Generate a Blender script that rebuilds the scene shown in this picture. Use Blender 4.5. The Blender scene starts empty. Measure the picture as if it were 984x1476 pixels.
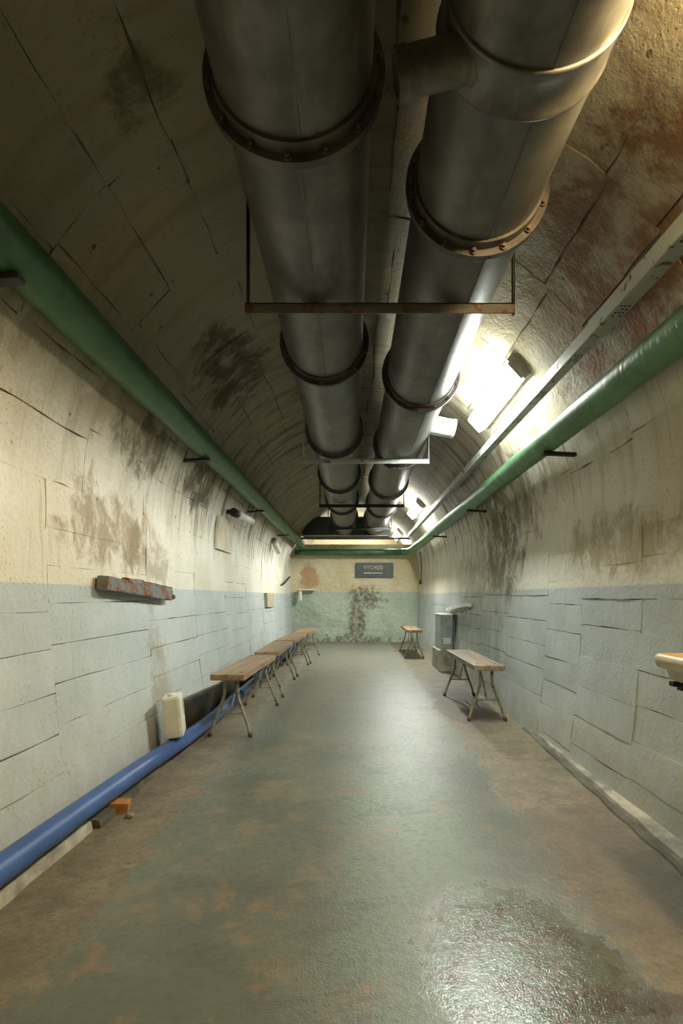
import bpy, bmesh, math, random
from mathutils import Vector, Matrix
random.seed(7)
PI = math.pi
sc = bpy.context.scene
COL = sc.collection

# ------------------------------------------------------------------ camera
cam_d = bpy.data.cameras.new('camera')
cam_d.sensor_fit = 'VERTICAL'; cam_d.sensor_height = 36; cam_d.sensor_width = 24
cam_d.lens = 18.0
cam_d.shift_x = -17/1476
cam_d.shift_y = 122/1476
cam_d.clip_start = 0.02
cam = bpy.data.objects.new('camera', cam_d); COL.objects.link(cam)
cam.location = (0, 0, 1.2); cam.rotation_euler = (PI/2, 0, 0)
sc.camera = cam
# ------------------------------------------------------------------ world, exposure (all light comes from the ceiling lamps)
w = bpy.data.worlds.new('world'); sc.world = w; w.use_nodes = True
w.node_tree.nodes['Background'].inputs[0].default_value = (0.02, 0.02, 0.02, 1)
w.node_tree.nodes['Background'].inputs[1].default_value = 0.5
vs = sc.view_settings
vs.view_transform = 'Standard'; vs.look = 'None'; vs.exposure = 0.0; vs.gamma = 1.0; vs.use_curve_mapping = False
LAMP_COOL = ((0.95, 1.0, 0.93), 135.0)
LAMP_WARM = ((1.0, 0.74, 0.36), 105.0)
LAMP_FAR = ((0.97, 1.0, 0.92), 235.0)

# ------------------------------------------------------------------ node helpers
class NT:
    def __init__(s, name):
        s.m = bpy.data.materials.new(name); s.m.use_nodes = True
        s.t = s.m.node_tree; s.b = s.t.nodes['Principled BSDF']; s.out = s.t.nodes['Material Output']
    def n(s, typ, **kw):
        x = s.t.nodes.new(typ)
        for k, v in kw.items(): setattr(x, k, v)
        return x
    def set(s, sock, v):
        if hasattr(v, 'is_linked') or isinstance(v, bpy.types.NodeSocket): s.t.links.new(v, sock)
        else:
            if isinstance(v, (tuple, list)) and len(v) == 3 and sock.type == 'RGBA': v = (*v, 1)
            sock.default_value = v
    def pos(s): return s.n('ShaderNodeNewGeometry').outputs['Position']
    def objc(s): return s.n('ShaderNodeTexCoord').outputs['Object']
    def uv(s): return s.n('ShaderNodeTexCoord').outputs['UV']
    def xyz(s, v):
        x = s.n('ShaderNodeSeparateXYZ'); s.set(x.inputs[0], v); return x.outputs
    def scale(s, v, sc3, off=(0, 0, 0)):
        x = s.n('ShaderNodeMapping'); s.set(x.inputs[0], v)
        x.inputs['Scale'].default_value = sc3; x.inputs['Location'].default_value = off
        return x.outputs[0]
    def noise(s, v, scale, detail=4, rough=.55, dist=0):
        x = s.n('ShaderNodeTexNoise'); s.set(x.inputs['Vector'], v)
        x.inputs['Scale'].default_value = scale; x.inputs['Detail'].default_value = detail
        x.inputs['Roughness'].default_value = rough; x.inputs['Distortion'].default_value = dist
        return x.outputs['Fac']
    def vor(s, v, scale, feature='F1'):
        x = s.n('ShaderNodeTexVoronoi'); x.feature = feature; s.set(x.inputs['Vector'], v)
        x.inputs['Scale'].default_value = scale; return x.outputs['Distance']
    def math(s, op, a, b=0.0, c=None):
        x = s.n('ShaderNodeMath'); x.operation = op; s.set(x.inputs[0], a); s.set(x.inputs[1], b)
        if c is not None: s.set(x.inputs[2], c)
        return x.outputs[0]
    def ramp(s, v, lo, hi):           # smooth 0..1 between lo and hi (hi may be below lo)
        x = s.n('ShaderNodeMapRange'); x.interpolation_type = 'SMOOTHSTEP'; s.set(x.inputs[0], v)
        if hi >= lo:
            x.inputs[1].default_value = lo; x.inputs[2].default_value = hi
            x.inputs[3].default_value = 0; x.inputs[4].default_value = 1
        else:
            x.inputs[1].default_value = hi; x.inputs[2].default_value = lo
            x.inputs[3].default_value = 1; x.inputs[4].default_value = 0
        return x.outputs[0]
    def mix(s, f, a, b):
        x = s.n('ShaderNodeMix'); x.data_type = 'RGBA'; s.set(x.inputs[0], f); s.set(x.inputs[6], a); s.set(x.inputs[7], b)
        return x.outputs[2]
    def mul(s, *a):
        r = a[0]
        for b in a[1:]: r = s.math('MULTIPLY', r, b)
        return r
    def blob(s, p, c, r, nz=None, amp=.5):   # soft ellipsoid 1 at centre, 0 outside, edges broken by a noise
        m = s.n('ShaderNodeVectorMath'); m.operation = 'SUBTRACT'; s.set(m.inputs[0], p); m.inputs[1].default_value = c
        d = s.n('ShaderNodeVectorMath'); d.operation = 'DIVIDE'; s.set(d.inputs[0], m.outputs[0]); d.inputs[1].default_value = r
        l = s.n('ShaderNodeVectorMath'); l.operation = 'LENGTH'; s.set(l.inputs[0], d.outputs[0])
        v = l.outputs['Value']
        if nz is not None: v = s.math('ADD', v, s.math('MULTIPLY', s.math('SUBTRACT', nz, .5), amp*2))
        return s.ramp(v, 1.0, .55)
    def bump(s, h, strength=.3, dist=.01, prev=None):
        x = s.n('ShaderNodeBump'); s.set(x.inputs['Height'], h)
        x.inputs['Strength'].default_value = strength; x.inputs['Distance'].default_value = dist
        if prev is not None: s.set(x.inputs['Normal'], prev)
        return x.outputs[0]
    def fin(s, col, rough=.6, normal=None, metal=0.0, spec=None):
        s.set(s.b.inputs['Base Color'], col); s.set(s.b.inputs['Roughness'], rough); s.set(s.b.inputs['Metallic'], metal)
        if normal is not None: s.set(s.b.inputs['Normal'], normal)
        if spec is not None: s.b.inputs['Specular IOR Level'].default_value = spec
        return s.m

def plain(name, col, rough=.6, metal=0.0, var=.25, scale=8, bump=.15, coords='pos'):
    t = NT(name); p = t.pos() if coords == 'pos' else t.objc()
    nz = t.noise(p, scale, 5)
    dark = tuple(c*(1-var) for c in col); lite = tuple(min(1, c*(1+var)) for c in col)
    f = t.noise(p, scale*12, 3)
    return t.fin(t.mix(t.ramp(nz, .3, .7), dark, lite), rough, t.bump(f, bump, .004), metal)

def rusty(name, paint, rust=(.13, .055, .022), amount=.5, rough=.6, scale=14):
    t = NT(name); p = t.pos(); a = t.noise(p, scale, 6, .65); b = t.noise(p, scale*5, 3)
    m = t.ramp(a, amount+.06, amount-.03)
    rc = t.mix(b, tuple(c*.5 for c in rust), tuple(c*1.5 for c in rust))
    return t.fin(t.mix(m, paint, rc), t.math('ADD', rough, t.math('MULTIPLY', m, .2)), t.bump(t.math('ADD', a, t.math('MULTIPLY', b, .4)), .4, .004))

# ------------------------------------------------------------------ materials
def wall_mat():
    t = NT('painted_concrete'); p = t.pos(); x, y, z = t.xyz(p); uv = t.uv()
    big = t.noise(p, 1.3, 5, .6); mid = t.noise(p, 6, 6, .65); fine = t.noise(p, 45, 4, .6); grit = t.noise(p, 140, 3, .6)
    streak = t.noise(t.scale(uv, (7, .9, 1)), 1.0, 6, .6, .4)       # runs down round the vault
    streak2 = t.noise(t.scale(uv, (22, 1.6, 1), (3, 7, 0)), 1.0, 5, .6, .3)
    # two coats of paint: limewash above, grey blue dado below
    edge = t.math('ADD', z, t.math('MULTIPLY', t.math('SUBTRACT', mid, .5), .018))
    dado = t.ramp(edge, 1.272, 1.262)
    cream = t.mix(t.ramp(big, .35, .65), (.70, .65, .52), (.80, .775, .68))
    vaultshade = t.ramp(z, 2.0, 2.75)
    cream = t.mix(t.math('MULTIPLY', vaultshade, .85), cream, (.225, .195, .13))  # upper vault darkened: shade around the ducts put into the colour
    blue = t.mix(t.ramp(big, .35, .65), (.45, .505, .51), (.55, .60, .60))
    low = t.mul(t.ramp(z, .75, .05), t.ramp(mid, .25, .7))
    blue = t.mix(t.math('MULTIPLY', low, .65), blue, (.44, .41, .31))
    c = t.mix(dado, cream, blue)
    # pale bare-plaster patches and darker bare concrete patches in the vault
    bare = t.mul(t.ramp(t.noise(p, 1.9, 5, .6), .56, .60), t.ramp(z, 1.9, 2.5))
    c = t.mix(t.math('MULTIPLY', bare, .6), c, (.36, .29, .17))
    # damp streaks: stronger with height and deeper down the tunnel
    sm = t.mul(t.ramp(streak, .49, .66), t.ramp(z, 1.45, 2.2))
    sm = t.math('MULTIPLY', sm, t.math('ADD', .30, t.math('MULTIPLY', t.ramp(y, 3.0, 6.0), .62)))
    c = t.mix(sm, c, (.135, .090, .036))
    s2 = t.mul(t.ramp(streak2, .53, .68), t.ramp(z, 1.5, 2.2), t.ramp(y, 3.0, 5.5))
    c = t.mix(t.math('MULTIPLY', s2, .75), c, (.115, .078, .036))
    drip = t.mul(t.ramp(streak2, .58, .74), t.ramp(z, .2, .9))
    c = t.mix(t.math('MULTIPLY', drip, .32), c, (.25, .20, .13))
    # individual stains; the last one also carries the canister's shadow
    brk = t.noise(t.scale(uv, (3.2, 2.0, 1)), 1.6, 8, .72, .5); brk2 = t.noise(t.scale(uv, (5.5, 3.4, 1), (1, 4, 0)), 1.0, 9, .74, .3)
    for cc, rr, col, k in (
        ((1.25, 2.4, 2.85), (.30, .75, .35), (.13, .058, .020), .95),
        ((1.42, 2.3, 2.60), (.16, .75, .20), (.20, .080, .026), .95),
        ((1.02, 3.3, 3.05), (.35, .5, .3), (.24, .18, .11), .6),
        ((1.60, 5.7, 1.70), (.25, .55, .42), (.060, .043, .030), .85),
        ((1.62, 5.4, 2.15), (.3, .9, .35), (.13, .09, .055), .7),
        ((-1.0, 4.1, 3.02), (.25, .5, .22), (.05, .032, .018), .9),
        ((-1.48, 3.7, 2.28), (.16, .35, .17), (.09, .06, .03), .8),
        ((-1.48, 5.0, 2.30), (.16, .35, .22), (.08, .05, .025), .9),
        ((-1.55, 3.3, 1.62), (.12, .45, .22), (.24, .14, .06), .75),
        ((-1.55, 3.9, 1.52), (.12, .3, .2), (.22, .16, .11), .6),
        ((-.83, 1.95, 3.15), (.12, .12, .12), (.10, .075, .035), .85),
        ((1.64, 3.2, 1.55), (.12, .6, .16), (.28, .20, .11), .6),
        ((1.60, 6.6, .8), (.15, .9, 1.0), (.19, .19, .17), .5),
        ((-1.45, 3.95, .45), (.2, .16, .55), (.22, .15, .08), .5)):  # brown stain by the canister, with its shadow painted in
        bm_ = t.mul(t.blob(p, cc, tuple(v*1.5 for v in rr), brk, 1.2), t.ramp(brk2, .34, .56))
        c = t.mix(t.math('MULTIPLY', bm_, k), c, (col[0], col[1]*1.06, col[2]*.7))
    # rust pocks and flaked spots
    sp = t.ramp(t.vor(p, 9), .16, .10)
    sp = t.mul(sp, t.ramp(mid, .50, .62), t.ramp(z, 1.4, 2.0))
    c = t.mix(t.math('MULTIPLY', sp, .85), c, (.08, .045, .022))
    pock = t.mul(t.ramp(t.vor(p, 42), .22, .12), t.ramp(mid, .48, .60))
    c = t.mix(t.math('MULTIPLY', pock, .55), c, (.16, .12, .08))
    c = t.mix(t.math('MULTIPLY', t.ramp(fine, .45, .75), .18), c, (.2, .17, .12))
    wet = t.blob(p, (1.6, 6.2, 1.2), (.4, 1.6, 1.0), mid, .6)
    rough = t.math('SUBTRACT', t.math('ADD', t.math('ADD', .62, t.math('MULTIPLY', t.ramp(z, 1.9, 2.3), .2)), t.math('MULTIPLY', dado, -.12)), t.math('MULTIPLY', wet, .22))
    hgt = t.math('ADD', t.math('MULTIPLY', mid, 1.0), t.math('ADD', t.math('MULTIPLY', fine, .35), t.math('MULTIPLY', grit, .12)))
    hgt = t.math('SUBTRACT', hgt, t.math('MULTIPLY', t.math('ADD', sp, pock), .25))
    hgt = t.math('MULTIPLY', hgt, t.math('SUBTRACT', 1.0, t.math('MULTIPLY', t.ramp(z, 2.3, 1.5), .62)))
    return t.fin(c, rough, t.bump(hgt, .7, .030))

def floor_mat():
    t = NT('worn_painted_floor'); p = t.pos(); x, y, z = t.xyz(p)
    big = t.noise(p, 1.1, 5, .6); mid = t.noise(p, 5, 6, .68); fine = t.noise(p, 38, 5, .65); grit = t.noise(p, 160, 2, .6)
    ax = t.math('ABSOLUTE', t.math('ADD', x, .03))
    e = t.math('ADD', ax, t.math('MULTIPLY', t.math('SUBTRACT', mid, .5), .55))
    e = t.math('ADD', e, t.math('MULTIPLY', t.math('SUBTRACT', big, .5), .35))
    paint = t.ramp(e, .98, .88)
    chips = t.mul(t.ramp(mid, .615, .64), t.ramp(fine, .35, .55))
    green = t.mix(t.ramp(big, .38, .62), (.100, .112, .088), (.135, .152, .118))
    greener = t.blob(p, (.28, 2.2, 0), (.42, 2.2, 1), mid, .5)
    green = t.mix(t.math('MULTIPLY', greener, .7), green, (.115, .170, .108))
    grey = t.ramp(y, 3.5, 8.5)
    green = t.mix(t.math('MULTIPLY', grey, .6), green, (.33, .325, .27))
    green = t.mix(t.math('MULTIPLY', t.ramp(fine, .42, .7), .45), green, (.082, .078, .058))
    dirt = t.mix(t.ramp(mid, .3, .7), (.135, .113, .070), (.225, .195, .132))
    dirt = t.mix(t.math('MULTIPLY', t.ramp(fine, .45, .7), .5), dirt, (.09, .065, .045))
    c = t.mix(paint, dirt, green)
    c = t.mix(t.math('MULTIPLY', chips, .75), c, (.20, .135, .07))
    patch = t.mul(t.ramp(t.noise(t.scale(p, (1, 2.6, 1)), 2.3, 5, .65), .63, .66), .6)
    c = t.mix(patch, c, (.20, .14, .08))
    wear = t.mul(t.ramp(t.noise(p, 3.1, 9, .74, .4), .50, .60), t.ramp(t.noise(p, 19, 6, .7), .36, .56))
    wear = t.mul(wear, t.math('ADD', .35, t.math('MULTIPLY', t.ramp(x, .3, -.5), .5)))
    c = t.mix(wear, c, (.21, .165, .10))
    scuff = t.ramp(t.noise(t.scale(p, (1, 2.2, 1), (5, 2, 0)), 2.0, 9, .75, .6), .54, .62)
    c = t.mix(t.math('MULTIPLY', scuff, .45), c, (.07, .066, .05))
    speck = t.mul(t.ramp(t.vor(p, 26), .17, .10), t.ramp(big, .42, .6))
    c = t.mix(t.math('MULTIPLY', speck, .7), c, (.05, .04, .03))
    crack = t.blob(p, (.90, 1.50, 0), (.36, .05, 1), fine, 1.2)
    c = t.mix(t.math('MULTIPLY', crack, .7), c, (.05, .035, .02))
    damp = t.blob(p, (1.15, 2.3, 0), (.42, .8, 1), mid, .6)
    c = t.mix(t.math('MULTIPLY', damp, .5), c, (.105, .08, .052))
    dark_bench = t.blob(p, (1.15, 5.6, 0), (.4, 1.3, 1), mid, .5)  # darker floor patch along the near right bench
    c = t.mix(t.math('MULTIPLY', dark_bench, .65), c, (.07, .055, .04))
    damp3 = t.blob(p, (-1.12, 4.3, 0), (.3, .42, 1), mid, .5)
    c = t.mix(t.math('MULTIPLY', damp3, .6), c, (.085, .065, .042))
    wet = t.blob(p, (.54, 1.66, 0), (.40, .52, 1), mid, .55)
    wetdark = t.mul(wet, t.ramp(t.noise(p, 7, 4, .6), .5, .56))
    c = t.mix(t.math('MULTIPLY', wetdark, .7), c, (.075, .055, .03))
    c = t.mix(t.math('MULTIPLY', t.mul(wet, t.ramp(mid, .56, .6)), .6), c, (.05, .10, .03))
    r = t.math('ADD', .60, t.math('MULTIPLY', paint, -.20))
    r = t.math('ADD', r, t.math('MULTIPLY', t.math('SUBTRACT', fine, .5), .35))
    r = t.math('SUBTRACT', r, t.math('MULTIPLY', wet, .34))
    h = t.math('ADD', t.math('MULTIPLY', mid, .45), t.math('ADD', t.math('MULTIPLY', fine, .45), t.math('MULTIPLY', grit, .22)))
    h = t.math('ADD', h, t.math('MULTIPLY', t.math('SUBTRACT', 1, paint), t.math('MULTIPLY', fine, .5)))
    return t.fin(c, r, t.bump(h, .45, .010), spec=.6)

def endwall_mat():
    t = NT('rough_end_plaster'); p = t.pos(); x, y, z = t.xyz(p)
    mid = t.noise(p, 4, 6, .65); big = t.noise(p, 1.6, 4); fine = t.noise(p, 26, 5, .6)
    dado = t.ramp(t.math('ADD', z, t.math('MULTIPLY', t.math('SUBTRACT', mid, .5), .03)), 1.33, 1.31)
    up = t.mix(t.ramp(big, .4, .65), (.62, .53, .32), (.68, .61, .43))
    up = t.mix(t.math('MULTIPLY', t.blob(p, (-1.1, 12.7, 1.65), (.3, 1, .4), mid, .6), .7), up, (.42, .20, .10))
    lo = t.mix(t.ramp(big, .35, .65), (.38, .45, .35), (.48, .54, .43))
    c = t.mix(dado, up, lo)
    n2 = t.noise(p, 7, 8, .72); n3 = t.ramp(t.noise(p, 13, 7, .7), .26, .66)
    s1 = t.blob(p, (.08, 12.7, .62), (.28, 1, .95), n2, 1.1)
    s2 = t.blob(p, (.28, 12.7, 1.18), (.52, 1, .34), n2, 1.3)
    s3 = t.blob(p, (0, 12.7, .05), (1.3, 1, .24), n2, 1.5)
    c = t.mix(t.mul(t.math('MAXIMUM', s1, t.math('MAXIMUM', s2, s3)), n3, .92), c, (.085, .055, .035))
    core = t.blob(p, (.07, 12.7, .6), (.08, 1, .45), fine, .6)
    c = t.mix(t.math('MULTIPLY', core, .6), c, (.42, .34, .22))
    c = t.mix(t.math('MULTIPLY', t.ramp(fine, .52, .72), .35), c, (.16, .14, .08))
    return t.fin(c, .7, t.bump(t.math('ADD', mid, t.math('MULTIPLY', fine, .5)), .9, .05))

def duct_mat():
    t = NT('galvanised_sheet'); p = t.pos(); nz = t.noise(p, 5, 6, .65); st = t.noise(t.scale(p, (5, 1.2, 5)), 2, 5, .6); f = t.noise(p, 60, 3)
    c = t.mix(t.ramp(nz, .3, .7), (.085, .08, .073), (.17, .165, .152))
    c = t.mix(t.math('MULTIPLY', t.ramp(st, .55, .75), .4), c, (.29, .285, .265))
    c = t.mix(t.math('MULTIPLY', t.ramp(t.noise(p, 11, 5, .7), .6, .72), .5), c, (.12, .10, .08))
    return t.fin(c, t.math('ADD', .34, t.math('MULTIPLY', nz, .22)), t.bump(t.math('ADD', nz, t.math('MULTIPLY', f, .08)), .12, .02), .55)

def pipe_mat(name, col):
    t = NT(name); p = t.pos(); nz = t.noise(p, 7, 6, .6); wrap = t.noise(t.scale(p, (6, 26, 6)), 1, 4, .6)
    c = t.mix(t.ramp(nz, .3, .7), tuple(v*.72 for v in col), tuple(v*1.2 for v in col))
    c = t.mix(t.math('MULTIPLY', t.ramp(t.noise(p, 30, 4), .64, .72), .5), c, (.05, .06, .04))
    return t.fin(c, .42, t.bump(t.math('ADD', t.math('MULTIPLY', wrap, .8), nz), .4, .012))

def wood_mat(name, a, b):
    t = NT(name); p = t.objc(); g = t.noise(t.scale(p, (22, 1.3, 22)), 1.0, 6, .6, .8); s = t.noise(p, 5, 5, .6); f = t.noise(t.scale(p, (90, 5, 90)), 1, 3)
    c = t.mix(t.ramp(g, .3, .7), a, b)
    c = t.mix(t.math('MULTIPLY', t.ramp(s, .50, .68), .55), c, tuple(v*.42 for v in a))
    return t.fin(c, .48, t.bump(t.math('ADD', g, t.math('MULTIPLY', f, .5)), .25, .004))

def emit(name, col, st):
    t = NT(name)
    t.set(t.b.inputs['Base Color'], (.9, .9, .88)); t.b.inputs['Roughness'].default_value = .4
    t.set(t.b.inputs['Emission Color'], col); t.b.inputs['Emission Strength'].default_value = st
    return t.m

M = dict(
    wall=wall_mat(), floor=floor_mat(), end=endwall_mat(), duct=duct_mat(),
    joint=plain('joint_mortar', (.17, .135, .09), .85, var=.4),
    kerb=plain('kerb_concrete', (.34, .32, .26), .75, var=.45, scale=6, bump=.5),
    darkkerb=plain('dark_plinth_and_shade', (.085, .08, .055), .6, var=.4, scale=5, bump=.4),  # dark tone, also used for painted shade at wall foot and kerb
    green=pipe_mat('green_pipe_paint', (.038, .125, .045)), green_lit=pipe_mat('lit_green_pipe_paint', (.095, .225, .105)),  # right pipe's paler green carries the lamp light in its colour
    blue=plain('blue_plastic', (.04, .095, .27), .42, var=.22, scale=4, bump=.05),
    flange=plain('dark_flange_steel', (.085, .075, .068), .5, .4, var=.35, scale=9),
    seam=plain('seam_steel', (.12, .115, .105), .5, .4),  # plain steel tone for the lengthwise duct seams
    steel=rusty('hanger_steel', (.13, .115, .10), amount=.42), black=plain('black_steel', (.02, .019, .018), .55, .2),
    bolt=plain('bolt_steel', (.12, .09, .07), .45, .6),
    tray=rusty('grey_tray_steel', (.40, .43, .40), amount=.36, rough=.42), hole=plain('hole_dark', (.02, .018, .015), .9),
    housing=plain('lamp_housing_grey', (.30, .29, .26), .5), dark=plain('dark_duct_sheet', (.055, .058, .058), .42, .5),
    cool=emit('lamp_cool_diffuser', *LAMP_COOL), warm=emit('lamp_warm_diffuser', *LAMP_WARM), far=emit('lamp_far_diffuser', *LAMP_FAR),
    seat=wood_mat('bench_wood', (.22, .14, .075), (.36, .255, .15)), seat2=wood_mat('bench_wood_grey', (.20, .15, .10), (.33, .27, .20)),
    orangewood=wood_mat('raw_orange_wood', (.34, .15, .045), (.48, .24, .08)),
    leg=rusty('olive_leg_paint', (.25, .245, .175), amount=.40, scale=16), foot=rusty('rusty_foot', (.12, .06, .03), amount=.6),
    rust=rusty('rusted_grey_channel', (.16, .17, .155), (.20, .075, .025), amount=.46, scale=7),
    white=plain('white_enamel', (.74, .74, .68), .35, var=.1), can=plain('milky_plastic', (.72, .70, .58), .4, var=.12, scale=5),
    label=plain('yellowed_label', (.46, .40, .27), .6), ceramic=plain('cream_ceramic', (.62, .56, .44), .22, var=.12, bump=.03),
    basin_in=plain('stained_basin', (.55, .36, .16), .35, var=.2),
    beige=plain('beige_board', (.56, .50, .36), .65, var=.18, scale=5), cabinet=plain('blue_grey_cabinet', (.33, .39, .39), .4, var=.2),
    sign=plain('sign_slate_paint', (.055, .07, .065), .5, var=.2, scale=4), letter=plain('sign_cream_paint', (.62, .56, .38), .55, var=.15),
    stone=plain('grey_stone', (.22, .19, .15), .8, var=.4, scale=20),
)

# ------------------------------------------------------------------ object helpers
def link(name, me, mat, parent=None, smooth=False):
    o = bpy.data.objects.new(name, me); COL.objects.link(o)
    if mat is not None and not me.materials: me.materials.append(mat)
    if parent is not None: o.parent = parent
    if smooth:
        for f in me.polygons: f.use_smooth = True
    return o
def tag(o, label, cat, group=None):
    o['label'] = label; o['category'] = cat
    if group: o['group'] = group
    return o
def struct(o): o['kind'] = 'structure'; return o
def empty(name, loc, rz=0.0):
    o = bpy.data.objects.new(name, None); COL.objects.link(o); o.location = loc; o.rotation_euler = (0, 0, rz); o.empty_display_size = .1
    return o
def tomesh(bm, name):
    bmesh.ops.recalc_face_normals(bm, faces=bm.faces)
    me = bpy.data.meshes.new(name); bm.to_mesh(me); bm.free(); return me
def box(bm, c, s, rot=None, bev=0.0):
    r = bmesh.ops.create_cube(bm, size=1.0); vs_ = r['verts']
    for v in vs_: v.co = Vector((v.co.x*s[0], v.co.y*s[1], v.co.z*s[2]))
    if bev > 0:
        es = list({e for v in vs_ for e in v.link_edges})
        rr = bmesh.ops.bevel(bm, geom=es, offset=bev, segments=2, affect='EDGES', profile=.6)
        vs_ = list({v for f in rr['faces'] for v in f.verts} | {v for v in vs_ if v.is_valid})
    for v in vs_:
        if rot is not None: v.co = rot @ v.co
        v.co += Vector(c)
def boxo(name, c, s, mat, parent=None, rot=None, bev=.004):
    bm = bmesh.new(); box(bm, c, s, rot, bev); return link(name, tomesh(bm, name), mat, parent)
def tube(pts, r, seg=16, cap=True, name='tube', rfun=None):
    pts = [Vector(p) for p in pts]; n = len(pts); bm = bmesh.new(); rings = []
    t0 = (pts[1]-pts[0]).normalized(); up = Vector((0, 0, 1)) if abs(t0.z) < .9 else Vector((1, 0, 0))
    u = t0.cross(up).normalized()
    for i, p in enumerate(pts):
        t = (pts[min(i+1, n-1)]-pts[max(i-1, 0)]).normalized()
        u = (u - t*u.dot(t)).normalized(); v = t.cross(u)
        rr = r if rfun is None else rfun(i)
        rings.append([bm.verts.new(p + (u*math.cos(2*PI*k/seg) + v*math.sin(2*PI*k/seg))*rr) for k in range(seg)])
    for a, b in zip(rings, rings[1:]):
        for k in range(seg): bm.faces.new((a[k], a[(k+1) % seg], b[(k+1) % seg], b[k]))
    if cap: bm.faces.new(rings[0][::-1]); bm.faces.new(rings[-1])
    me = tomesh(bm, name)
    for f in me.polygons: f.use_smooth = len(f.vertices) == 4
    return me
def smooth_path(pts, k=6):
    pts = [Vector(p) for p in pts]; out = []
    for i in range(len(pts)-1):
        p0 = pts[max(i-1, 0)]; p1 = pts[i]; p2 = pts[i+1]; p3 = pts[min(i+2, len(pts)-1)]
        for j in range(k):
            t = j/k
            out.append(.5*((2*p1)+(p2-p0)*t+(2*p0-5*p1+4*p2-p3)*t*t+(3*p1-p0-3*p2+p3)*t**3))
    return out+[pts[-1]]
def lathe_y(prof, seg, name):     # profile (r, y) turned about the Y axis
    bm = bmesh.new(); rings = []
    for r, y in prof: rings.append([bm.verts.new((r*math.cos(2*PI*k/seg), y, r*math.sin(2*PI*k/seg))) for k in range(seg)])
    for a, b in zip(rings, rings[1:]):
        for k in range(seg): bm.faces.new((a[k], a[(k+1) % seg], b[(k+1) % seg], b[k]))
    return tomesh(bm, name)
def copy_tree(o, parent=None):
    c = o.copy(); COL.objects.link(c)
    if parent is not None: c.parent = parent
    for ch in list(o.children): copy_tree(ch, c)
    return c

# ------------------------------------------------------------------ tunnel shell
Y0, YE, YB = -3.0, 12.75, 15.2
CX, CZ, RV = .04, 1.8, 1.6
def zf(y): return .005*max(0, y)
prof = [(-1.43, -.05), (-1.45, .2), (-1.49, .5), (-1.53, .9), (-1.555, 1.3), (-1.56, 1.8)]
prof += [(CX+RV*math.cos(a), CZ+RV*math.sin(a)) for a in [PI - PI*i/36 for i in range(1, 36)]]
prof += [(1.64, 1.8), (1.635, 1.3), (1.62, .9), (1.59, .5), (1.55, .2), (1.53, -.05)]
S = [0.0]
for a, b in zip(prof, prof[1:]): S.append(S[-1] + math.hypot(b[0]-a[0], b[1]-a[1]))
SL = S[5]; SR = S[-6]; ST = S[-1]          # where the vault springs on either side
def P(s):
    s = max(0, min(ST-1e-6, s))
    for i in range(len(S)-1):
        if S[i+1] > s: break
    t = (s-S[i])/(S[i+1]-S[i]); a, b = prof[i], prof[i+1]
    dx, dz = b[0]-a[0], b[1]-a[1]; l = math.hypot(dx, dz)
    return Vector((a[0]+dx*t, 0, a[1]+dz*t)), Vector((dz/l, 0, -dx/l))
def shell(name, s0, s1, n):
    bm = bmesh.new(); uvl = bm.loops.layers.uv.new('UVMap'); g = []
    for i in range(n+1):
        s = s0+(s1-s0)*i/n; p, nr = P(s); q = p - nr*.012; o = p - nr*.16
        g.append([bm.verts.new((q.x, Y0, q.z)), bm.verts.new((q.x, YB, q.z)), bm.verts.new((o.x, YB, o.z)), bm.verts.new((o.x, Y0, o.z))])
    for a, b in zip(g, g[1:]):
        for k in range(4): bm.faces.new((a[k], a[(k+1) % 4], b[(k+1) % 4], b[k]))
    bm.faces.new(g[0]); bm.faces.new(g[-1][::-1])
    return struct(link(name, tomesh(bm, name), M['joint']))
wall_l = shell('wall_left', 0, SL, 6); ceil = shell('ceiling', SL, SR, 40); wall_r = shell('wall_right', SR, ST, 6)
def panel(parent, s0, s1, y0, y1, proud, nv, nu, jit, rng):
    bm = bmesh.new(); uvl = bm.loops.layers.uv.new('UVMap'); top = []; info = {}
    for i in range(nv+1):
        row = []
        for j in range(nu+1):
            s = s0+(s1-s0)*i/nv; y = y0+(y1-y0)*j/nu
            if i in (0, nv): s += rng.uniform(-jit, jit)
            if j in (0, nu): y += rng.uniform(-jit, jit)
            p, nr = P(s); h = proud + rng.uniform(-.0025, .0025)
            if i in (0, nv) or j in (0, nu): h -= .002
            v = bm.verts.new((p.x+nr.x*h, y, p.z+nr.z*h)); info[v] = (y, s); row.append(v)
        top.append(row)
    for i in range(nv):
        for j in range(nu): bm.faces.new((top[i][j], top[i][j+1], top[i+1][j+1], top[i+1][j]))
    loop = top[0][:] + [top[i][-1] for i in range(1, nv+1)] + top[-1][-2::-1] + [top[i][0] for i in range(nv-1, 0, -1)]
    low = []
    for v in loop:
        y, s = info[v]; p, nr = P(s); q = bm.verts.new((p.x-nr.x*.02, y, p.z-nr.z*.02)); info[q] = (y, s); low.append(q)
    for k in range(len(loop)): bm.faces.new((loop[k], low[k], low[(k+1) % len(loop)], loop[(k+1) % len(loop)]))
    for f in bm.faces:
        for l in f.loops: l[uvl].uv = info[l.vert]
    me = tomesh(bm, 'concrete_panel')
    for f in me.polygons: f.use_smooth = True
    try: me.set_sharp_from_angle(angle=math.radians(40))
    except Exception: pass
    return link('concrete_panel', me, M['wall'], parent)
rng = random.Random(3)
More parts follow.
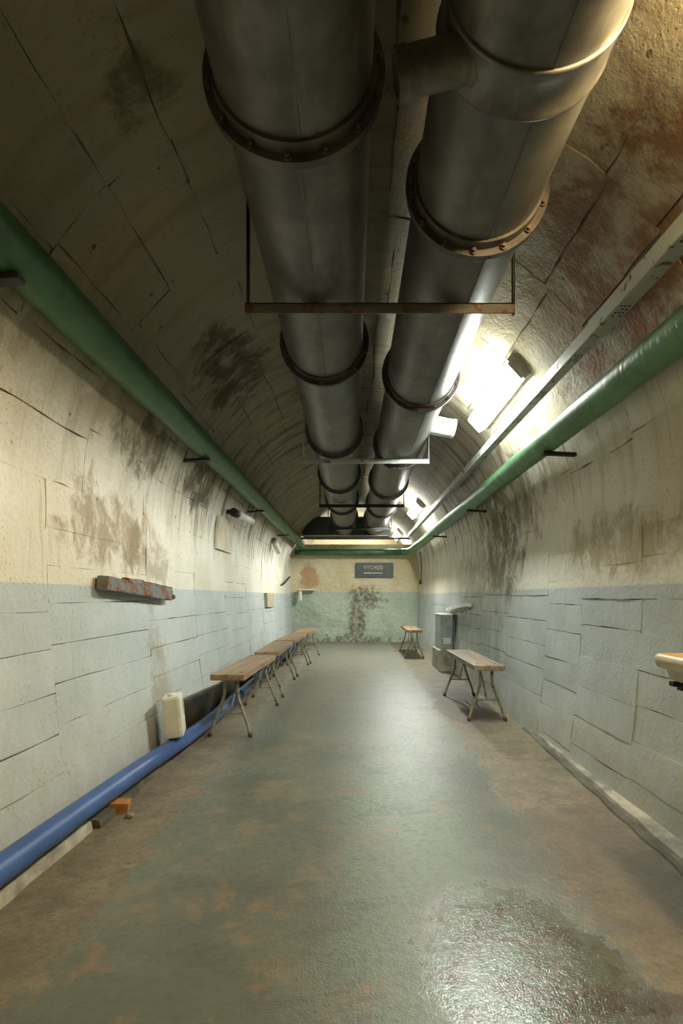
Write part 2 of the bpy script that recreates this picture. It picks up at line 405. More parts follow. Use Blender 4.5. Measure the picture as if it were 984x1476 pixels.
def lay(parent, s0, s1, cuts, hgt, jit, nvf):
    for a, b in zip(cuts, cuts[1:]):
        n = max(1, round((s1-s0)/hgt)); off = rng.uniform(-.06, .06)
        ss = [s0] + [s0+(s1-s0)*i/n + off + rng.uniform(-.015, .015) for i in range(1, n)] + [s1]
        for u, v in zip(ss, ss[1:]):
            hi = P((u+v)/2)[0].z; g = rng.choice((.001, .003, .0045, .006)) if hi < 1.3 else rng.choice((.002, .005, .009, .013)) if hi > 2.2 else rng.choice((-.006, -.006, -.005, .001)); gv = rng.choice((-.002, -.001, .0, .001))
            panel(parent, u+g/2, v-g/2, a+gv, b-gv, rng.uniform(-.003, .004), nvf, 7, jit, rng)
lay(wall_l, .0, SL, [Y0, -1.2, .3, 1.45, 2.6, 3.85, 5.0, 6.2, 7.4, 8.7, 10.0, 11.3, 12.75, 15.2], .21, .0032, 2)
lay(wall_r, SR, ST, [Y0, -1.2, .2, 1.6, 2.9, 3.65, 4.3, 5.4, 6.5, 7.8, 9.1, 10.4, 11.6, 12.75, 15.2], .21, .0032, 2)
lay(ceil, SL, SR, [Y0, -1.0, .6, 1.5, 2.2, 2.95, 3.8, 4.7, 5.7, 6.8, 8.0, 9.3, 10.8, 12.75, 15.2], .33, .008, 3)

# floor
bm = bmesh.new(); nx, ny = 44, 150; g = []
for j in range(ny+1):
    y = Y0 + (YB-Y0)*j/ny
    g.append([bm.verts.new((-1.62+3.32*i/nx, y, zf(y)+random.uniform(-.0012, .0012))) for i in range(nx+1)])
for a, b in zip(g, g[1:]):
    for i in range(nx): bm.faces.new((a[i], a[i+1], b[i+1], b[i]))
floor = struct(link('floor', tomesh(bm, 'floor'), M['floor'], smooth=True))

# end wall (a partition with the vault running on above and behind it), rear walls
bm = bmesh.new(); nx, nz = 90, 66; rw = random.Random(5); g = []
from mathutils import noise as mn
ZT = 2.50
def wx(z):
    lo, hi = 0, SL
    if z <= 1.8:
        for i in range(5):
            if prof[i+1][1] >= z: break
        t = (z-prof[i][1])/(prof[i+1][1]-prof[i][1]); l = prof[i][0]+(prof[i+1][0]-prof[i][0])*t
        return l, 2*CX-l
    h = math.sqrt(max(0, RV**2-(z-CZ)**2)); return CX-h, CX+h
for j in range(nz+1):
    z = -.02 + (ZT+.02)*j/nz; a, b = wx(max(z, 0)); row = []
    for i in range(nx+1):
        x = a-.05+(b-a+.1)*i/nx
        d = mn.fractal(Vector((x*2.6, z*2.6, 1.3)), .9, 2.1, 5)*.022 + abs(mn.noise(Vector((x*6, z*9, 4))))*.018
        row.append(bm.verts.new((x, YE-d, z)))
    g.append(row)
for a, b in zip(g, g[1:]):
    for i in range(nx): bm.faces.new((a[i], a[i+1], b[i+1], b[i]))
back = [[bm.verts.new((v.co.x, YE+.25, v.co.z)) for v in (r[0], r[-1])] for r in (g[0], g[-1])]
t_ = g[-1]; bm.faces.new(t_ + [back[1][1], back[1][0]])
bm.faces.new((back[0][0], back[0][1], back[1][1], back[1][0]))
wall_e = struct(link('wall_end', tomesh(bm, 'wall_end'), M['end'], smooth=False))
def lid(name, y, mat, th=.15):
    bm = bmesh.new(); ps = [P(s)[0]-P(s)[1]*.1 for s in S[:-1]] + [Vector((1.63, 0, -.05))]
    a = [bm.verts.new((p.x, y, p.z)) for p in ps]; b = [bm.verts.new((p.x, y+th, p.z)) for p in ps]
    bm.faces.new(a); bm.faces.new(b[::-1]); n = len(a)
    for k in range(n): bm.faces.new((a[k], b[k], b[(k+1) % n], a[(k+1) % n]))
    return struct(link(name, tomesh(bm, name), mat))
lid('wall_back', YB-.02, M['end']); lid('wall_front', Y0-.13, M['dark'])  # unseen front lid behind the camera, near-black to cut bounce light

# kerbs, and dark strips standing in for shade at the wall foot
def strip(name, pts, mat, h, wallx):   # a low kerb between a wandering front line and the wall
    bm = bmesh.new(); rows = []
    for i, (x, y, hh) in enumerate(pts):
        jx = random.uniform(-.008, .008); z0 = zf(y)-.01
        rows.append([bm.verts.new((x+jx, y, z0)), bm.verts.new((x+jx+(.012 if wallx > 0 else -.012), y, z0+.01+hh+random.uniform(-.006, .006))), bm.verts.new((wallx, y, z0+.01+hh+.012)), bm.verts.new((wallx, y, z0))])
    for a, b in zip(rows, rows[1:]):
        for k in range(4): bm.faces.new((a[k], a[(k+1) % 4], b[(k+1) % 4], b[k]))
    bm.faces.new(rows[0]); bm.faces.new(rows[-1][::-1])
    return link(name, tomesh(bm, name), mat)
k = struct(strip('trim_1', [(1.42+.115*max(0, min(1, (y-2.0)/2.6)), y, .035) for y in [-1+.13*i for i in range(44)]], M['kerb'], .04, 1.60))
k = struct(strip('trim_2', [(-1.335+.01*math.sin(y*3), y, .05) for y in [-1+.12*i for i in range(31)]], M['kerb'], .05, -1.50))
k = struct(strip('trim_3', [(-1.285-.03*(y-2.62), y, .045-.016*(y-2.62)) for y in [2.62+.12*i for i in range(13)]], M['darkkerb'], .05, -1.52))
k = struct(strip('trim_4', [(1.385+.115*max(0, min(1, (y-2.0)/2.6)), y, .010) for y in [-1+.13*i for i in range(44)]], M['darkkerb'], .02, 1.56))  # dark strip standing in for the kerb's shaded front face
bm = bmesh.new(); a = []  # dark strip standing in for the shadowed recess behind the blue pipe
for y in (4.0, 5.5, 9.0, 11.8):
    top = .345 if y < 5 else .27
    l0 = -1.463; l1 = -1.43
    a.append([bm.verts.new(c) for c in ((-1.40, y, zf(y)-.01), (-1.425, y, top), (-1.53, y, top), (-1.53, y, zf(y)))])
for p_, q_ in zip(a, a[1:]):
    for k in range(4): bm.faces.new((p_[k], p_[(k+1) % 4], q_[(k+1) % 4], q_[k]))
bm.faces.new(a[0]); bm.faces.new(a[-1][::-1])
struct(link('shade_strip_left', tomesh(bm, 'shade_strip_left'), M['darkkerb']))

# ------------------------------------------------------------------ ventilation ducts
DZ, RP, RF = 2.92, .258, .30
bolt_bm = bmesh.new()
bmesh.ops.create_cone(bolt_bm, cap_ends=True, segments=6, radius1=.015, radius2=.015, depth=.044, matrix=Matrix.Rotation(PI/2, 4, 'X'))
bmesh.ops.create_cone(bolt_bm, cap_ends=True, segments=8, radius1=.008, radius2=.008, depth=.066, matrix=Matrix.Rotation(PI/2, 4, 'X'))
bolt_me = tomesh(bolt_bm, 'bolt'); bolt_me.materials.append(M['bolt'])
flange_me = lathe_y([(RP-.004, -.055), (RP+.012, -.055), (RP+.014, -.014), (RF, -.014), (RF, .014), (RP+.014, .014), (RP+.012, .05), (RP-.004, .05)], 64, 'flange')
flange_me.materials.append(M['flange'])
for f in flange_me.polygons: f.use_smooth = True
flange_me.set_sharp_from_angle(angle=math.radians(35))
def duct(x, joints, y_end, label, seam_ang):
    d = empty('ventilation_duct', (x, -1.9, DZ))
    tag(d, label, 'duct')
    ys = [-1.9]+joints+[y_end]
    for i, (a, b) in enumerate(zip(ys, ys[1:])):
        me = lathe_y([(RP, 0), (RP, (b-a)*.25), (RP, (b-a)*.5), (RP, (b-a)*.75), (RP, b-a)], 64, 'pipe_section')
        o = link('pipe_section', me, M['duct'], d, True); o.location = (0, a+1.9, 0)
        an = seam_ang + random.uniform(-.12, .12)
        s = boxo('seam', (math.cos(an)*(RP+.0005), (b-a)/2, math.sin(an)*(RP+.0005)), (.005, b-a, .004), M['seam'], o, Matrix.Rotation(-an+PI/2, 3, 'Y'), 0)
    for i, y in enumerate(joints):
        f = link('flange', flange_me, None, d); f.location = (0, y+1.9, 0)
        if y < 6.5:
            for k in range(14):
                an = 2*PI*(k+.35)/14
                b = link('bolt', bolt_me, None, f); b.location = (math.cos(an)*(RF-.018), 0, math.sin(an)*(RF-.018))
    return d
J1 = [-.1, 1.69, 3.46, 5.28, 7.1, 8.95, 10.88]; J2 = [.35, 2.15, 3.95, 5.75, 7.55, 9.35, 11.15]
dl = duct(-.195, J1, 12.182, 'grey sheet-metal ventilation duct on the left of the ceiling pair', -PI/2+.05)
dr = duct(.52, J2, 12.182, 'grey sheet-metal ventilation duct with side stubs nearer the lamps', -PI/2+.12)
# collar and grilled stub on the right hand duct
me = lathe_y([(RP, -.075), (RP+.009, -.075), (RP+.011, -.066), (RP+.006, -.06), (RP+.006, .06), (RP+.011, .066), (RP+.009, .075), (RP, .075)], 64, 'collar')
o = link('collar', me, M['duct'], dr, True); o.location = (0, 1.495+1.9, 0)
def stub(a, b, r, parent, grille):
    a, b = Vector(a), Vector(b); ax = (b-a).normalized()
    L = (b-a).length
    bm = bmesh.new()
    pr = [(r+.012, 0), (r+.012, .012), (r, .02), (r, L-.035), (r+.004, L-.033), (r+.004, L), (r-.008, L), (r-.008, L-.05)]
    me = lathe_y(pr, 40, 'branch_stub'); st = link('branch_stub', me, M['duct'] if grille else M['tray'], parent, True)
    me.set_sharp_from_angle(angle=math.radians(35))
    q = Vector((0, 1, 0)).rotation_difference(ax)
    st.rotation_mode = 'QUATERNION'; st.rotation_quaternion = q; st.location = a
    bm = bmesh.new()
    if grille:
        for i in range(-6, 7):
            h = math.sqrt(max(0, 1-(i/7)**2))*(r-.006)
            box(bm, (i*(r-.008)/7, L-.012, 0), (.0035, .004, 2*h)); box(bm, (0, L-.008, i*(r-.008)/7), (2*h, .004, .0035))
        link('grille', tomesh(bm, 'grille'), M['bolt'], st)
    bm = bmesh.new(); bmesh.ops.create_circle(bm, cap_ends=True, segments=40, radius=r-.006, matrix=Matrix.Translation((0, L-.045, 0)) @ Matrix.Rotation(PI/2, 4, 'X'))
    link('stub_back', tomesh(bm, 'stub_back'), M['hole'] if grille else M['white'], st)
stub((-.17, 1.495+1.9, -.14), (-.395, 1.51+1.9, -.185), .060, dr, True)
stub((.20, 4.95+1.9, -.05), (.46, 4.95+1.9, -.10), .088, dr, False)
# hangers
names = ['nearest rust-brown steel hanger cross-bar under both ducts', 'second hanger bar from the front, pale grey steel under both ducts', 'third dark hanger bar under the ducts, midway down the tunnel', 'fourth small hanger bar under the ducts, near the end wall']
for i, y in enumerate((2.53, 5.39, 8.04, 10.7)):
    h = empty('duct_hanger', (.13, y, 2.645)); tag(h, names[i], 'hanger', 'duct hangers')
    x0, x1 = -.66, .672
    m = M['tray'] if i == 1 else (M['steel'] if i == 0 else M['black'])
    bm = bmesh.new(); box(bm, (0, 0, -.02), (x1-x0, .006, .05)); box(bm, (0, .022, .003), (x1-x0, .05, .006))
    link('crossbar', tomesh(bm, 'crossbar'), m, h)
    for x in (x0+.006, x1-.006):
        top = CZ+math.sqrt((RV+.01)**2-(x+.13-CX)**2)-2.645
        link('rod', tube([(x, .02, -.04), (x, .02, top)], .009, 8), M['black'] if i != 1 else m, h)
        link('anchor', tube([(x, .02, top-.05), (x, .02, top-.02), (x, .02, top)], .02, 8), M['black'], h)
# transverse dark plenum where the ducts end
pl = empty('plenum_duct', (-.25, 12.3, 2.64)); tag(pl, 'dark sheet-metal cross duct above the end wall where both ducts end', 'duct')
bm = bmesh.new(); a = []
for x, z1 in ((-.95, .10), (-.77, .33), (-.61, .46), (.95, .46), (1.12, .34)):
    a.append([bm.verts.new((x, y, z)) for y, z in ((-.12, 0), (-.12, z1), (.38, z1), (.38, 0))])
for p_, q_ in zip(a, a[1:]):
    for k in range(4): bm.faces.new((p_[k], p_[(k+1) % 4], q_[(k+1) % 4], q_[k]))
bm.faces.new(a[0]); bm.faces.new(a[-1][::-1])
link('casing', tomesh(bm, 'casing'), M['dark'], pl)
boxo('rim', (0.05, -.125, .012), (2.1, .02, .03), M['tray'], pl)
boxo('support_bar', (0.29, .1, -.03), (2.66, .05, .05), M['steel'], pl)

# ------------------------------------------------------------------ lamps
def lamp(y0, y1, mat, label, ang=42.5):
    yc = (y0+y1)/2; a = math.radians(ang); L = y1-y0
    e = empty('ceiling_lamp', (CX+(RV+.005)*math.cos(a), yc, CZ+(RV+.005)*math.sin(a)))
    e.rotation_euler = (0, -(a+PI/2)+PI, 0)
    e.rotation_euler = (0, PI/2-a, 0)      # local +Z points out into the vault
    tag(e, label, 'lamp', 'ceiling lamps')
    boxo('housing', (0, 0, -.032), (.19, L, .085), M['housing'], e, bev=.008)
    bm = bmesh.new(); box(bm, (0, 0, -.105), (.165, L-.05, .07), None, .02)
    link('diffuser', tomesh(bm, 'diffuser'), mat, e)
    for s in (-1, 1): boxo('end_cap', (0, s*(L/2-.012), -.082), (.15, .022, .022), M['housing'], e, bev=.005)
    for s in (-1, 1):
        for q in (-.3, .3): boxo('clip', (s*.09, q*L, -.075), (.012, .03, .04), M['tray'], e, bev=.002)
    return e
lamp(3.68, 4.82, M['cool'], 'bright white ceiling lamp on the vault beside the cable tray')
lamp(9.1, 10.2, M['far'], 'smaller lit ceiling lamp farther down the vault above the far bench')
lamp(.35, 1.5, M['warm'], 'warm lit ceiling lamp just past the top right corner of the view')
lamp(13.06, 14.1, M['far'], 'lit lamp above and behind the end wall')

# ------------------------------------------------------------------ green pipes, tray, blue pipe
def wob(pts, amp): return [Vector(p)+Vector((random.uniform(-amp, amp), 0, random.uniform(-amp, amp))) for p in pts]
def bracket(parent, x, y, z, sgn, r):
    # short steel angle let into the wall under the pipe
    ang = math.atan2(z-CZ, x-CX); u = Vector((math.cos(ang), 0, math.sin(ang)))
    c = Vector((x, y, z)); w_ = CX+RV*math.cos(ang-.07*sgn), CZ+RV*math.sin(ang-.07*sgn)
    a = c + Vector((-.05*sgn, 0, -r-.012)); b = Vector((w_[0]+.05*sgn, y, a.z-.015)); d = b-a
    rot = Vector((1, 0, 0)).rotation_difference(d.normalized()).to_matrix()
    boxo('bracket', (a+b)/2-parent.location, (d.length, .05, .022), M['black'], parent, rot, .002)
gl = empty('green_pipe', (-1.28, 0, 2.47)); tag(gl, 'dark green pipe running along the left side of the vault', 'pipe')
me = tube([p-gl.location for p in wob([(-1.28, y, 2.49) for y in [-1.9+.28*i for i in range(51)]] + [(-1.27, 12.45, 2.47)], .003)], .098, 28, rfun=lambda i: .098+random.uniform(-.0015, .0015))
link('pipe_run', me, M['green'], gl)
for y in (1.9, 4.4, 7.05, 9.8): bracket(gl, -1.28, y, 2.49, -1, .098)
gr = empty('green_pipe', (1.40, 0, 2.33)); tag(gr, 'green pipe, coloured as if lit, along the right vault, bending across the end wall', 'pipe')
pts = wob([(1.40, -1.9+.28*i, 2.335-.0005*i) for i in range(50)], .003)
pts += [Vector((1.395, 12.1, 2.305)), Vector((1.37, 12.3, 2.295)), Vector((1.30, 12.42, 2.288)), Vector((1.18, 12.46, 2.283))]
link('pipe_run', tube([p-gr.location for p in pts], .086, 28), M['green_lit'], gr)
link('cross_run', tube([Vector((x, 12.46, 2.282))-gr.location for x in (1.2, .6, 0, -.6, -1.1, -1.42)], .078, 24), M['green'], gr)
for y in (1.2, 3.66, 6.1, 8.7): bracket(gr, 1.40, y, 2.325, 1, .086)

tr = empty('cable_tray', (1.27, 0, 2.60)); tag(tr, 'grey perforated steel cable tray between lamp and right green pipe', 'cable tray')
def chan(name, y0, y1, w_, h_):
    bm = bmesh.new(); box(bm, (0, (y0+y1)/2, -h_/2), (w_, y1-y0, .004)); box(bm, (-w_/2, (y0+y1)/2, 0), (.004, y1-y0, h_)); box(bm, (w_/2, (y0+y1)/2, 0), (.004, y1-y0, h_))
    box(bm, (0, (y0+y1)/2, h_/2), (w_, y1-y0, .004))
    return link(name, tomesh(bm, name), M['tray'], tr)
for y0, y1, w_, h_ in ((-1.5, 2.68, .075, .08), (2.64, 6.9, .064, .07), (6.86, 11.6, .064, .07)):
    ch = chan('channel', y0, y1, w_, h_)
    bm = bmesh.new(); y = y0+.25
    while y < y1-.1:
        for i in range(4):
            for kx in (-1, 0, 1):
                if (i+kx) % 3 == 0 and i % 2: continue
                bmesh.ops.create_circle(bm, cap_ends=True, segments=8, radius=.0055, matrix=Matrix.Translation((kx*.018, y+i*.028, -h_/2-.0035)) @ Matrix.Diagonal((1, 1.7, 1, 1)))
        y += .52
    ph = link('perforation', tomesh(bm, 'perforation'), M['hole'], ch); ph['kind'] = 'stuff'
for y in (.9, 2.66, 4.9, 6.88, 9.2):
    a = Vector((.0, y, .04)); boxo('standoff', (.085, y, .05), (.20, .03, .03), M['steel'], tr, Matrix.Rotation(-.75, 3, 'Y'), .002)

bp = empty('blue_pipe', (-1.36, 0, .13)); tag(bp, 'blue plastic pipe lying along the foot of the left wall', 'pipe')
pts = smooth_path([(-1.385, -1.9, .165), (-1.37, .6, .16), (-1.355, 2.0, .152), (-1.325, 3.2, .130), (-1.29, 4.4, .092), (-1.285, 6.3, .098), (-1.285, 9, .11), (-1.285, 11.6, .122)], 6)
link('pipe_run', tube([p-bp.location for p in pts], .056, 24), M['blue'], bp)
def collar(y, x, z): link('joint_collar', tube([(x-bp.location.x, y-.05, z-bp.location.z), (x-bp.location.x, y+.05, z-bp.location.z)], .063, 24), M['blue'], bp)
collar(5.75, -1.285, .096)

# wooden wedge and stone under the blue pipe
wd = boxo('wooden_block', (0, 0, 0), (.10, .085, .075), M['orangewood'], None, Matrix.Rotation(.25, 3, 'Z') @ Matrix.Rotation(.12, 3, 'Y'), .004)
wd.location = (-1.292, 2.83, .034); tag(wd, 'orange wooden block wedged under the blue pipe', 'block')
bm = bmesh.new(); bmesh.ops.create_icosphere(bm, subdivisions=2, radius=.021)
for v in bm.verts: v.co += Vector((random.uniform(-.004, .004),)*3); v.co.z *= .75
o = link('stone', tomesh(bm, 'stone'), M['stone']); o.location = (-1.20, 2.75, .024); tag(o, 'small pebble on the floor beside the orange wooden block', 'stone')

# ------------------------------------------------------------------ benches
def bench():
    e = empty('bench', (0, 0, 0)); L, W, H, T = 1.38, .285, .535, .05
    bm = bmesh.new(); box(bm, (0, 0, H-T/2), (W, L, T), None, .007); st = link('seat', tomesh(bm, 'seat'), M['seat'], e)
    for sx in (-1, 1):
        for sy in (-1, 1):
            b = bmesh.new(); bmesh.ops.create_cone(b, cap_ends=True, segments=10, radius1=.009, radius2=.009, depth=.003)
            o = link('screw', tomesh(b, 'screw'), M['bolt'], st); o.location = (sx*.085, sy*(L/2-.13), H+.0012)
    for sy in (-1, 1):
        yb = sy*(L/2-.13)
        for sx in (-1, 1):
            pts = smooth_path([(sx*.058, yb, H-T), (sx*.056, yb, H-T-.07), (sx*.060, yb+sy*.005, H-T-.15), (sx*.09, yb+sy*.015, H-.29), (sx*.138, yb+sy*.03, .12), (sx*.170, yb+sy*.04, .012)], 4)
            lg = link('leg', tube(pts, .0125, 10), M['leg'], e)
            link('foot', tube([(sx*.168, yb+sy*.04, .035), (sx*.174, yb+sy*.041, 0)], .0175, 10), M['foot'], lg)
        link('crossbar', tube([(-.122, yb+sy*.022, .195), (.122, yb+sy*.022, .195)], .007, 8), M['leg'], e)
        link('brace', tube([(0, yb+sy*.022, .195), (0, yb-sy*.09, .33), (0, yb-sy*.25, H-T-.004)], .007, 8), M['leg'], e)
        boxo('mount_plate', (0, yb, H-T-.003), (.16, .05, .008), M['leg'], e, bev=.001)
    return e
B = [(-1.04, 4.22, -.985, 5.60, 'nearest wooden bench by the left wall, in front of the blue pipe'),
     (-.99, 5.86, -.995, 7.24, 'second wooden bench from the front in the left row'),
     (-.985, 7.34, -.93, 8.72, 'third wooden bench from the front in the left row'),
     (-.915, 8.76, -.84, 10.14, 'farthest wooden bench of the left row, close to the end wall'),
     (1.268, 4.76, 1.25, 6.14, 'grey-brown wooden bench standing by the right wall nearest the camera'),
     (1.135, 9.46, 1.15, 10.84, 'far wooden bench by the right wall, close to the end wall')]
b0 = bench()
for i, (xa, ya, xb, yb, lab) in enumerate(B):
    e = b0 if i == 0 else copy_tree(b0)
    e.location = ((xa+xb)/2, (ya+yb)/2, zf((ya+yb)/2)+.001); e.rotation_euler = (math.atan(.005), 0, -math.atan2(xb-xa, yb-ya))
    tag(e, lab, 'bench', 'wooden benches')
    if i == 4:
        for ch in e.children:
            if ch.name.startswith('seat'): ch.data = ch.data.copy(); ch.data.materials[0] = M['seat2']

# ------------------------------------------------------------------ things on the walls
def along(a, b):   # frame with local X from a to b
    a, b = Vector(a), Vector(b); return (a+b)/2, (b-a).length, Vector((1, 0, 0)).rotation_difference((b-a).normalized())
# rusted channel on the left wall
c, L, q = along((-1.50, 3.06, 1.285), (-1.50, 4.16, 1.212))
e = empty('rusted_channel', c); e.rotation_mode = 'QUATERNION'; e.rotation_quaternion = q
tag(e, 'rusted metal lamp channel fixed at a slant to the left wall', 'fixture')
bm = bmesh.new(); box(bm, (0, -.0, 0), (L, .075, .085), None, .012); bmesh.ops.subdivide_edges(bm, edges=[x for x in bm.edges if x.calc_length() > .5], cuts=18)
for v in bm.verts:
    if abs(v.co.x) < L/2-.03: v.co += Vector((0, random.uniform(-.003, .003), random.uniform(-.003, .003)))
link('channel_body', tomesh(bm, 'channel_body'), M['rust'], e)
bm = bmesh.new(); box(bm, (.12, -.012, .045), (L*.72, .05, .03), None, .006); bmesh.ops.subdivide_edges(bm, edges=[x for x in bm.edges if x.calc_length() > .4], cuts=14)
for v in bm.verts: v.co += Vector((0, random.uniform(-.006, .006), random.uniform(-.010, .008)))
link('corroded_lip', tomesh(bm, 'corroded_lip'), M['rust'], e)
link('tube_end', tube([(L/2-.02, -.02, -.01), (L/2+.05, -.02, -.01)], .022, 12), M['foot'], e)
# white fixture on the right wall
c, L, q = along((1.575, 7.0, 1.085), (1.575, 8.5, .985))
e = empty('white_fixture', c); e.rotation_mode = 'QUATERNION'; e.rotation_quaternion = q
tag(e, 'white slanted strip fixture on the right wall above the metal cabinet', 'fixture')
boxo('tray_body', (0, .0, 0), (L, .09, .05), M['white'], e, bev=.008); boxo('back_plate', (0, -.035, -.02), (L*.9, .03, .07), M['housing'], e, bev=.004)
# metal cabinet and its plinth
e = empty('metal_cabinet', (1.46, 8.3, .36)); tag(e, 'blue-grey metal wall cabinet by the right wall beneath the white fixture', 'cabinet')
boxo('body', (.02, 0, .28), (.20, .62, .54), M['cabinet'], e, bev=.006); boxo('cover', (-.085, 0, .28), (.012, .56, .48), M['cabinet'], e, bev=.003)
boxo('top_edge', (.01, 0, .556), (.22, .64, .014), M['white'], e, bev=.003); boxo('name_plate', (.0, -.313, .15), (.12, .004, .10), M['white'], e, bev=.001)
boxo('conduit', (.095, -.33, .29), (.014, .014, .54), M['black'], e, bev=.002)
bm = bmesh.new(); box(bm, (0, 0, .18), (.23, .68, .36), None, .012); o = link('concrete_block', tomesh(bm, 'concrete_block'), M['kerb']); o.location = (1.44, 8.3, .005); tag(o, 'pale concrete plinth under the blue-grey metal cabinet', 'plinth')
# lamp holders on the left wall
def tubelamp(a, b, r, label, dark=True):
    a, b = Vector(a), Vector(b); e = empty('tube_lamp', a); tag(e, label, 'lamp')
    d = b-a
    link('tube', tube([d*.18, d*.5, d], r, 14), M['white'], e); link('cap', tube([d*0, d*.2], r*1.15, 14), M['black'] if dark else M['housing'], e)
    boxo('wall_mount', (-.05, d.y*.1, .01), (.14, .05, .05), M['black'] if dark else M['housing'], e, bev=.004)
tubelamp((-1.42, 6.05, 2.20), (-1.29, 6.5, 2.155), .045, 'short white tube lamp with black cap high on the left wall')
tubelamp((-1.46, 9.35, 2.24), (-1.38, 9.55, 2.03), .05, 'small white tube lamp on the left wall near the end wall', False)
def board(name, y0, y1, s0, s1, th, mat, label, cat):
    bm = bmesh.new(); n = 5; g = []
    for i in range(n+1):
        p, nr = P(s0+(s1-s0)*i/n); q = p+nr*th; p = p+nr*.0035
        g.append([bm.verts.new(v) for v in ((p.x, y0, p.z), (q.x, y0+.01, q.z), (q.x, y1-.01, q.z), (p.x, y1, p.z))])
    for a, b in zip(g, g[1:]):
        for k in range(4): bm.faces.new((a[k], a[(k+1) % 4], b[(k+1) % 4], b[k]))
    bm.faces.new(g[0]); bm.faces.new(g[-1][::-1])
    return tag(link(name, tomesh(bm, name), mat), label, cat)
board('wall_board', 5.75, 6.45, 1.80, 2.18, .03, M['beige'], 'beige curved board on the left wall under the tube lamp', 'board')
board('wall_board', 8.9, 9.7, 1.07, 1.32, .05, M['label'], 'small yellowed board on the left wall at the paint line', 'board')
o = link('wall_lever', tube([(-1.54, 10.9, 1.44), (-1.49, 11.0, 1.48), (-1.49, 12.0, 1.66)], .018, 8), M['black']); tag(o, 'thin black lever on the left wall near the end wall', 'lever')
# hanging cable with switch
e = empty('hanging_cable', (1.60, 11.9, 2.2)); tag(e, 'black cable hanging down the far right wall with a small switch box', 'cable')
pts = smooth_path([(-.06, 0, .05), (-.03, .05, -.05), (0, .15, -.3), (.0, .2, -.5), (.0, .25, -.62)], 5)
link('wire', tube(pts, .011, 8), M['black'], e); boxo('switch_box', (-.01, .25, -.66), (.05, .06, .10), M['black'], e, bev=.004)
# jerrycan
e = empty('plastic_canister', (-1.30, 3.76, .178)); e.rotation_euler = (.0, -.10, .22)
tag(e, 'milky white plastic canister standing on the blue pipe against the wall', 'canister')
boxo('body', (0, 0, .155), (.13, .20, .30), M['can'], e, bev=.022); boxo('label_patch', (.0665, .055, .20), (.003, .045, .11), M['label'], e, bev=.001)
link('neck', tube([(0, -.05, .30), (0, -.05, .325)], .022, 14), M['can'], e); 
# wash basin at the right edge
e = empty('wash_basin', (1.36, 1.66, .80)); tag(e, 'cream ceramic wash basin on a black bracket at the right edge', 'basin')
def rr(w_, l_, r, z, n=6, dx=0):
    out = []
    for cx, cy, a0 in ((w_/2-r, l_/2-r, 0), (-w_/2+r, l_/2-r, PI/2), (-w_/2+r, -l_/2+r, PI), (w_/2-r, -l_/2+r, 1.5*PI)):
        for k in range(n+1): a = a0+PI/2*k/n; out.append((cx+r*math.cos(a)+dx, cy+r*math.sin(a), z))
    return out
def loft(rings, name, cap0=True, cap1=True):
    bm = bmesh.new(); R_ = [[bm.verts.new(p) for p in r] for r in rings]
    for a, b in zip(R_, R_[1:]):
        for k in range(len(a)): bm.faces.new((a[k], a[(k+1) % len(a)], b[(k+1) % len(a)], b[k]))
    if cap0: bm.faces.new(R_[0][::-1])
    if cap1: bm.faces.new(R_[-1])
    return tomesh(bm, name)
W, L = .40, .70
me = loft([rr(W-.09, L-.09, .05, .078, dx=.02), rr(W-.06, L-.06, .05, .088, dx=.012), rr(W-.045, L-.045, .05, .122, dx=.01), rr(W-.012, L-.012, .05, .132), rr(W, L, .05, .150), rr(W, L, .05, .168), rr(W-.016, L-.016, .045, .180), rr(W-.05, L-.05, .04, .180)], 'bowl', True, False)
link('bowl', me, M['ceramic'], e, True)
me = loft([rr(W-.05, L-.05, .04, .180), rr(W-.07, L-.07, .04, .172), rr(W-.09, L-.10, .05, .13), rr(W-.14, L-.18, .05, .100)], 'bowl_inside', False, True)
link('bowl_inside', me, M['basin_in'], e, True)
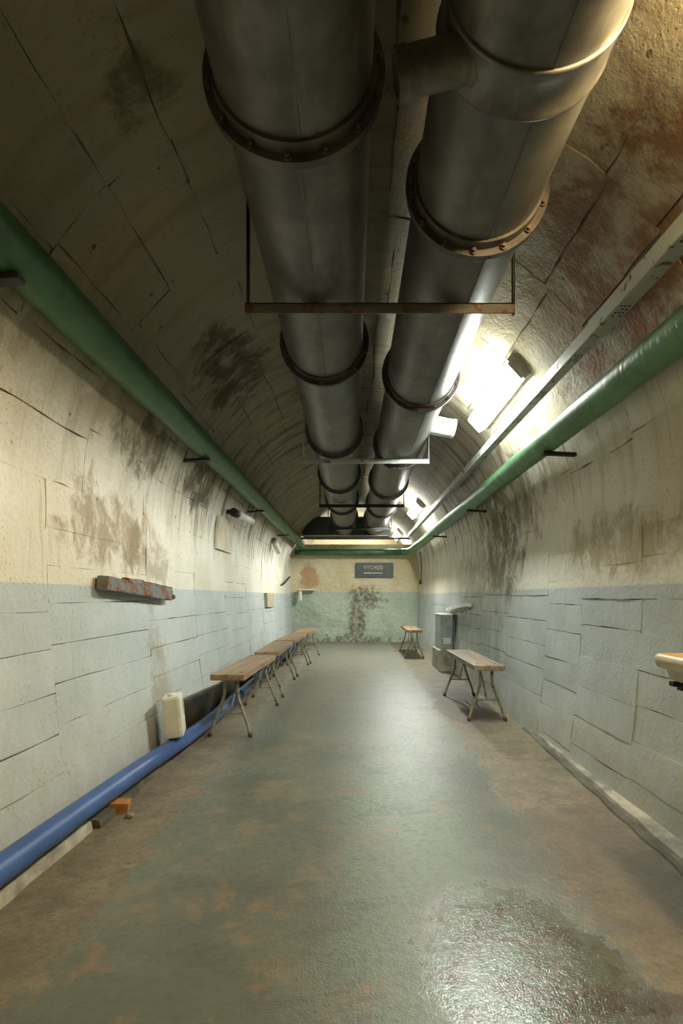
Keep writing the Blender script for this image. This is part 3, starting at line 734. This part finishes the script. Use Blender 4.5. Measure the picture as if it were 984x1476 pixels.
for y in (-.24, .29):
    boxo('bracket_arm', (.03, y, .068), (.36, .03, .018), M['black'], e, bev=.002); boxo('bracket_brace', (.05, y, .042), (.34, .03, .018), M['black'], e, Matrix.Rotation(.06, 3, 'Y'), .002)
# exit sign on the end wall
e = empty('exit_sign', (.53, 12.685, 1.86)); tag(e, 'dark slate exit sign with pale letters and left arrow on end wall', 'sign')
boxo('sign_board', (0, 0, 0), (.93, .03, .36), M['sign'], e, bev=.006)
for i, chx in enumerate('VYCHOD'):
    cu = bpy.data.curves.new('letter', 'FONT'); cu.body = chx; cu.size = .135; cu.extrude = .002; cu.align_x = 'CENTER'
    tmp = bpy.data.objects.new('tmp', cu); COL.objects.link(tmp)
    bpy.context.view_layer.update()
    me = bpy.data.meshes.new_from_object(tmp.evaluated_get(bpy.context.evaluated_depsgraph_get())); bpy.data.objects.remove(tmp)
    o = link('letter', me, M['letter'], e); o.rotation_euler = (PI/2, 0, 0); o.scale = (.72, 1, 1); o.location = (-.245+i*.083, -.0175, .015)
    if not me.materials: me.materials.append(M['letter'])
bm = bmesh.new(); box(bm, (-.03, -.017, -.075), (.44, .004, .02))
vs3 = [bm.verts.new((x, -.019, z)) for x, z in ((-.285, -.075), (-.235, -.05), (-.235, -.10))]; bm.faces.new(vs3)
link('arrow', tomesh(bm, 'arrow'), M['letter'], e)
# shelf with bottle on the end wall
e = empty('wall_shelf', (-1.13, 12.6, 1.37)); tag(e, 'narrow white shelf on the end wall left of the stain', 'shelf')
boxo('plank', (0, 0, 0), (.42, .16, .03), M['white'], e, bev=.004); boxo('shelf_bracket', (.12, .03, -.03), (.02, .10, .04), M['housing'], e, bev=.002)
me = loft([[(r*math.cos(2*PI*k/16), r*math.sin(2*PI*k/16), z) for k in range(16)] for r, z in ((.035, -.27), (.042, -.26), (.042, -.06), (.03, -.035), (.018, -.03), (.018, -.016))], 'hanging_bottle')
o = link('hanging_bottle', me, M['white'], None, True); o.location = (-1.30, 12.56, 1.371); tag(o, 'white bottle hanging under the left end of the wall shelf', 'bottle')
